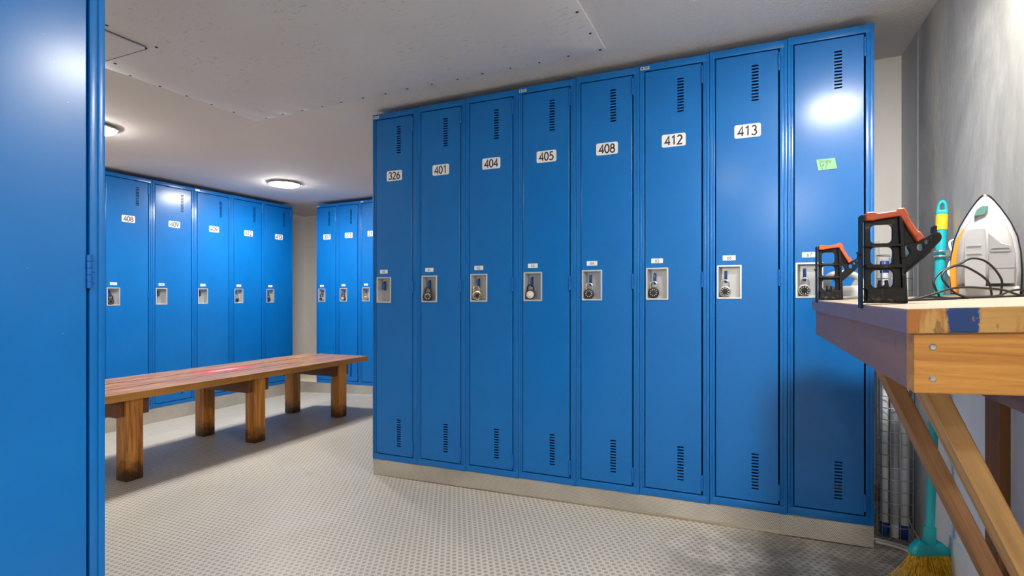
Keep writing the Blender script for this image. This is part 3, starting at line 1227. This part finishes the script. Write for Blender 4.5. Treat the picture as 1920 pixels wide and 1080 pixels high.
# ------------------------------------------------------------------ irons
def tear(sc, wd, ht, y, n=28, tipz=0.0):
    """outline of a soleplate standing on its heel"""
    tab = [(0, 0), (.006, .07), (.025, .145), (.06, .245), (.135, .41), (.22, .57), (.30, .71), (.44, .88), (.6, .97), (.8, 1), (1, .975)]
    out = []
    for side in (-1, 1):
        seq = tab[::-1] if side < 0 else tab[1:]
        for f, x in seq:
            out.append((side * x * wd / 2 * sc, y, (ht * (1 - f) - ht * .42) * sc + ht * .42 + tipz))
    return out


iron = thing('clothes_iron', 'large white and orange iron standing on its heel on the workbench', 'iron', (.520, 1.640, wz(.52, 1.64) + .001), (0, 0, math.radians(-17.5)))
IW, IH = .130, .236
sh = Vector((0, 0, .008))
def up(r, dz=.010):
    return [(x, y, z + dz) for x, y, z in r]
m = MB(); m.loft([up(tear(1.0, IW, IH, .030)), up(tear(1.04, IW, IH, .034)), up(tear(1.04, IW, IH, .042)), up(tear(1.0, IW, IH, .045))])
m.build('soleplate', plain('dark_soleplate', (.025, .023, .02, 1), .35, .8), iron, smooth=40)
m = MB(); m.loft([up(tear(.985, IW, IH, .030)), up(tear(.985, IW, IH, .018)), up(tear(.955, IW, IH, .006)), up(tear(.90, IW, IH, -.001)), up(tear(.85, IW, IH, -.003))])
m.build('skirt', M['white_plastic'], iron, smooth=50)
m = MB(); m.loft([up(tear(.84, IW, IH, .0)), up(tear(.83, IW, IH, -.010)), up(tear(.78, IW, IH, -.024)), up(tear(.66, IW, IH, -.034)), up(tear(.5, IW, IH, -.038))])
m.build('upper_body', M['white_plastic'], iron, smooth=50)
m = MB()
m.prism([[(-.062, .008), (-.066, .06), (-.062, .10), (-.052, .142), (-.040, .168), (-.0345, .150), (-.040, .115), (-.042, .07), (-.036, .008)]], -.0085, -.0035, .001)
m.build('side_panel', M['orange_iron'], iron)
m = MB()
m.prism([[(.006, .030), (.050, .030), (.052, .10), (.046, .118), (.030, .122), (.018, .135), (.006, .150)]], -.0405, -.037, .001)
m.prism([rrect(.008, .044, .104, .114, .004), rrect(.010, .042, .106, .112, .003)], -.0418, -.0405)
m.prism([rect(.006, .050, .066, .0668)], -.0412, -.0404)
m.build('grey_panel', M['grey_panel'], iron)
m = MB()
m.prism([rrect(-.036, .001, .022, .156, .004)], -.075, -.034, .0015)
m.build('water_tank', M['tank'], iron)
m = MB()
m.box(-.032, -.004, -.072, -.040, .110, .148, .003)
for zz, ww in ((.118, .026), (.100, .027)):
    m.box(-.033, -.033 + ww, -.0765, -.075, zz - .001, zz + .001)
m.build('tank_divider', M['white_plastic'], iron)
m = MB()
m.prism([[(-.020, .190), (-.015, .206), (-.005, .214), (.006, .213), (.004, .200), (.000, .192)]], -.040, -.008, .0015)
m.build('filler_cap', M['tank_green'], iron)
m = MB()
m.box(-.048, .060, -.034, .040, 0, .024, .005)
m.build('heel', M['white_plastic'], iron, smooth=40)

iron2 = thing('clothes_iron', 'small white iron lying flat behind the ski vises on the workbench', 'iron', (.288, 2.030, wz(.288, 2.030) + .0006), (0, -.04, math.radians(6)))


def plan(sc, z, L=.150, Wd=.085):
    out = []
    for x, y_, zz in tear(sc, Wd, L, 0, 24):
        out.append((zz - L * .5, x, z))
    return out


m = MB(); m.loft([plan(1, 0), plan(1.0, .006), plan(.97, .008)])
m.build('soleplate', M['steel'], iron2, smooth=40)
m = MB(); m.loft([plan(.98, .008), plan(.97, .022), plan(.86, .036), plan(.70, .042)])
m.build('lower_body', M['white_plastic'], iron2, smooth=50)
m = MB()
m.tube([(-.052, 0, .034), (-.052, 0, .060), (-.040, 0, .078), (-.005, 0, .084), (.030, 0, .074), (.048, 0, .050), (.052, 0, .034)], .0105, 14, 5)
m.build('handle', M['white_plastic'], iron2, smooth=60)
m = MB()
m.prism([rrect(-.006, .014, .044, .068, .003)], -.006, .006, .001)
m.build('dial_grip', M['grey_panel'], iron2, (0, 0, 0), (0, .5, 0))

# cords
def cord(name, label, cat, paths, r, mat, seg=8):
    m = MB()
    for p in paths:
        if cat == 'cord':     # rest on the bench top, never inside it
            p = [(a, b, max(c, wz(a, b) + r + .0006)) for a, b, c in p]
        m.tube(p, r, seg, 5)
    o = m.build(name, mat, smooth=60)
    return tag(o, label, cat)


A = [(0.2962, 1.3336, 0.9245), (0.3183, 1.346, 0.9309), (0.3511, 1.3633, 0.9415), (0.3841, 1.3806, 0.952), (0.4173, 1.398, 0.9544), (0.4506, 1.4154, 0.9521), (0.484, 1.4329, 0.9486), (0.5176, 1.4505, 0.938), (0.545, 1.470, 0.9345)]
B = [(.345, 1.440, .9265), (0.3744, 1.4300, 0.9305), (0.3665, 1.4229, 0.954), (0.3649, 1.4258, 0.9688), (0.3776, 1.4351, 0.9861), (0.399, 1.4482, 0.9986), (0.4205, 1.4613, 1.0062), (0.4376, 1.4725, 1.0163), (0.4525, 1.4828, 1.0185), (0.472, 1.495, 1.0143), (0.4916, 1.5074, 0.9995), (0.5068, 1.5177, 0.9796), (0.5128, 1.524, 0.9646), (0.5108, 1.5268, 0.9358)]
Cc = [(0.4200, 1.4100, 0.9293), (0.3974, 1.4111, 0.9428), (0.3803, 1.4084, 0.9633), (0.3752, 1.4109, 0.9779), (0.3833, 1.4194, 0.9902), (0.4026, 1.4328, 1.0001), (0.422, 1.4462, 1.0004), (0.4438, 1.4607, 0.9908), (0.4658, 1.4753, 0.9763), (0.4788, 1.4859, 0.9616), (0.4852, 1.4936, 0.9335)]
D = [(0.2950, 1.395, .9245), (0.3191, 1.4093, 0.9278), (0.3356, 1.4193, 0.9330), (0.3657, 1.4353, 0.9345), (0.405, 1.4554, 0.9320), (0.4512, 1.4785, 0.9330), (0.4976, 1.5018, 0.9370), (0.5214, 1.5151, 0.9460), (0.5454, 1.5284, 0.9500), (0.565, 1.5377, 0.9390)]
F = [(.300, 1.345, .9240), (.34, 1.37, .9268), (.39, 1.40, .9284), (.44, 1.43, .9300), (.50, 1.46, .9322), (.55, 1.49, .9345)]
G = [(.36, 1.39, .9268), (.40, 1.425, .9292), (.45, 1.44, .9302), (.48, 1.455, .9318), (.52, 1.455, .9330), (.56, 1.47, .9350)]
cord('power_cord', 'tangled black power cord looping on the workbench in front of the big iron', 'cord', [A, B, Cc, D, F, G], .0023, M['rubber'])
W1 = [(0.515, 1.7500, 1.060), (0.5000, 1.7490, 1.0829), (0.4883, 1.7464, 1.0829), (0.4767, 1.7304, 1.076), (0.4746, 1.7185, 1.0603), (0.4805, 1.7102, 1.0449), (0.4954, 1.69, 1.0311)]
W2 = [(.490, 1.730, 1.030), (0.4773, 1.7197, 1.0281), (0.4672, 1.7043, 1.0129), (0.4633, 1.6916, 0.9951), (0.4683, 1.6829, 0.9832), (0.4856, 1.6760, 0.9714), (0.4923, 1.6680, 0.9364)]
cord('iron_cord', 'thin white cord hanging in loops beside the big iron', 'cord', [W1, W2], .0026, M['white_cable'])

# ------------------------------------------------------------------ broom
br = thing('broom', 'turquoise broom with yellow straw standing behind the workbench', 'broom', (.5228, 2.0897, floor_z(.52, 2.09)))
O = Vector(br.location)
P0, P1 = Vector((.5228, 2.088, .150)), Vector((.5740, 2.155, 1.230))
dv = (P1 - P0)
at = lambda z: P0 + dv * ((z - P0.z) / dv.z) - O
m = MB()
m.tube([at(.170), at(.9), at(1.0), at(1.19)], .0132, 18, 0, [.0125, .0130, .0142, .0150])
m.build('handle', M['teal'], br, smooth=50)
m = MB()
m.tube([at(1.150), at(1.151), at(1.200), at(1.201)], .0158, 20, 0, [.0145, .0162, .0165, .0150])
m.build('yellow_band', M['yellow'], br, smooth=40)
m = MB()
b_ = at(1.198)
zax = dv.normalized()
xax = Vector((.966, -.258, 0)); xax = (xax - zax * xax.dot(zax)).normalized(); yax = zax.cross(xax)
F4 = Matrix((( xax.x, yax.x, zax.x, b_.x), (xax.y, yax.y, zax.y, b_.y), (xax.z, yax.z, zax.z, b_.z), (0, 0, 0, 1)))
tipo = [(-.0160, 0), (.0160, 0), (.0158, .012), (.0125, .036), (.0085, .046), (.003, .050), (-.003, .050), (-.0085, .046), (-.0125, .036), (-.0158, .012)]
eye = [(-.0058, .018), (.0058, .018), (.0052, .032), (0, .041), (-.0052, .032)]
m.prism([tipo, eye], -.010, .010, .003, F4)
m.build('hanging_tip', M['teal'], br, smooth=50)
m = MB()
m.tube([at(.150), at(.19), at(.205), at(.206)], .017, 18, 0, [.0185, .0172, .0168, .0140])
m.build('socket', M['teal'], br, smooth=50)
m = MB()
hc = at(.135)
xax = Vector((.9147, .4042, 0)); yax = Vector((-.4042, .9147, 0))
F5 = Matrix(((xax.x, yax.x, 0, hc.x), (xax.y, yax.y, 0, hc.y), (0, 0, 1, hc.z), (0, 0, 0, 1)))
m.prism([[(-.057, -.016), (.057, -.016), (.058, -.006), (.046, .014), (.032, .026), (.028, .029), (.024, .022), (-.022, .022), (-.026, .030), (-.034, .026), (-.048, .012), (-.058, -.006)]], -.017, .017, .004, F5)
m.build('broom_head', M['teal'], br, smooth=50)
rnd = random.Random(3)
m = MB()
for i in range(420):
    u0 = rnd.uniform(-.054, .054); v0 = rnd.uniform(-.014, .014)
    sp = u0 * .75 + rnd.gauss(0, .010) + (-.03 if u0 < -.02 and rnd.random() < .4 else 0)
    vs_ = v0 * 1.2 + rnd.gauss(0, .008) - .012
    p0 = F5 @ Vector((u0, v0, -.014))
    zend = -hc.z - 0 + hc.z
    tip = F5 @ Vector((u0 + sp, v0 + vs_, 0)); tip.z = floor_z(.52, 2.09) - O.z + .0025 + rnd.uniform(0, .010)
    mid = p0.lerp(tip, .55) - Vector((0, 0, 0)) + (F5.to_3x3() @ Vector((-sp * .12, 0, 0)))
    rr = rnd.uniform(.0008, .0013)
    m.tube([p0, mid, tip], rr, 4, 0, [rr, rr * .9, rr * .5])
for i in range(6):    # a few stray straws
    p0 = F5 @ Vector((-.05, rnd.uniform(-.012, .012), -.012))
    tip = F5 @ Vector((-.05 - rnd.uniform(.07, .13), -.03 - rnd.uniform(0, .05), 0)); tip.z = floor_z(.5, 2.0) - O.z + .004 + rnd.uniform(0, .03)
    m.tube([p0, p0.lerp(tip, .5) + Vector((0, 0, .01)), tip], .0008, 4, 0, [.0009, .0008, .0004])
m.build('bristles', M['bristle'], br)['kind'] = 'stuff'

cl = thing('broom_clip', 'small chrome clip on the right wall holding the broom handle', 'clip', (XR - .013, 2.150, 1.075))
m = MB()
m.box(.006, .013, -.016, .016, -.018, .040, .002)
m.build('back_plate', M['chrome'], cl)
m = MB()
for zz in (-.010, .006):
    m.tube([(.008, -.010, zz), (-.008, -.024, zz), (-.030, -.024, zz), (-.040, -.014, zz)], .0035, 8, 3)
m.box(-.012, .007, -.014, .014, -.012, .010, .002)
m.build('spring_arm', M['chrome'], cl, smooth=50)

# ------------------------------------------------------------------ tube basket in the corner
BX, BY = .508, 2.455
BZ = floor_z(BX, BY)
bk = thing('wire_basket', 'tall narrow wire mesh basket holding lamp tubes in the corner', 'basket', (BX, BY, BZ))
m = MB()
RB = .058
nv = 12
HB = 1.075
ringp = lambda z, r=RB: [(r * math.cos(2 * PI * i / 24), r * .72 * math.sin(2 * PI * i / 24), z) for i in range(25)]
for i in range(nv):
    a = 2 * PI * (i + .3) / nv
    x, y = RB * math.cos(a), RB * .72 * math.sin(a)
    m.tube([(x, y, .004), (x, y, HB - (.02 if i % 3 else 0))], .0015, 6)
k = 0
z = .004
while z < HB:
    m.tube(ringp(z), .0015, 6)
    z += .0445
for i in range(-3, 4):
    yy = .72 * math.sqrt(max(0, RB ** 2 - (i * .016) ** 2))
    m.tube([(i * .016, -yy, .004), (i * .016, yy, .004)], .0015, 6)
m.build('wire_mesh', M['wire'], bk, smooth=60)
for i, (dx, dy, r, hgt, mat, lab) in enumerate(((-.034, -.004, .0135, 1.045, 'tubeglass', 'white lamp tube with blue cap, leftmost in the wire basket'),
                                               (-.004, -.018, .0135, 1.03, 'tubegrey', 'grey lamp tube standing in the middle of the wire basket'),
                                               (.028, -.012, .0135, 1.055, 'tubeglass', 'white lamp tube with blue cap, rightmost in the wire basket'),
                                               (.006, .020, .0130, 1.06, 'tubeglass', 'white lamp tube at the back of the wire basket'))):
    t = thing('lamp_tube', lab, 'lamp tube', (BX + dx, BY + dy, BZ + .0055), (0, 0, 0), 'lamp tubes in the wire basket')
    m = MB()
    prof = [(r, .05)] + [(r, .05 + k * .045) for k in range(1, int((hgt - .1) / .045))] + [(r, hgt - .045)]
    m.lathe(prof, 18)
    m.build('tube', M[mat], t, smooth=50)
    if mat == 'tubeglass':
        for z0 in (0, hgt - .047):
            m = MB()
            m.lathe([(r * .9, z0), (r * 1.06, z0 + .002), (r * 1.06, z0 + .045), (r * .9, z0 + .047)], 18)
            m.build('end_cap', M['capblue'], t, smooth=50)
    else:
        m = MB()
        m.lathe([(r * .9, 0), (r * 1.0, .002), (r * 1.0, .05), (r * .9, .051)], 18)
        m.build('end_cap', M['tubeglass'], t, smooth=50)

# pipe with brass fitting behind the basket
PXX, PYY = .505, 2.755
t = thing('water_pipe', 'thin white pipe with a brass fitting in the corner behind the lockers', 'pipe', (PXX, PYY, floor_z(PXX, PYY)))
m = MB()
m.tube([(0, 0, 0), (0, 0, 1.15)], .010, 14)
m.build('pipe', M['white_cable'], t, smooth=60)
m = MB()
m.lathe([(.011, .030), (.015, .034), (.015, .046), (.021, .048), (.021, .068), (.014, .072), (.014, .084), (.018, .086), (.018, .104), (.011, .108)], 8)
m.build('brass_fitting', M['brass'], t)

# cables on the floor
def fl(x, y, r):
    return (x, y, floor_z(x, y) + r)


cord('hose', 'pair of white hoses lying on the floor past the end of the front row', 'hose',
     [[fl(.43, 2.392, .0055), fl(.46, 2.385, .0055), fl(.50, 2.368, .0055), fl(.54, 2.335, .0055), fl(.575, 2.29, .0055)],
      [fl(.43, 2.366, .0055), fl(.46, 2.360, .0055), fl(.497, 2.342, .0055), fl(.53, 2.312, .0055), fl(.56, 2.265, .0055)]], .0052, M['white_cable'])
cord('wall_cable', 'thin pale cable running along the foot of the right wall', 'cable',
     [[(.588, 2.74, .08), (.589, 2.66, .055), (.586, 2.58, .035), (.582, 2.48, .030), (.578, 2.36, floor_z(.59, 2.38) + .004), (.572, 2.28, floor_z(.585, 2.3) + .004)]], .0036, M['white_cable'])
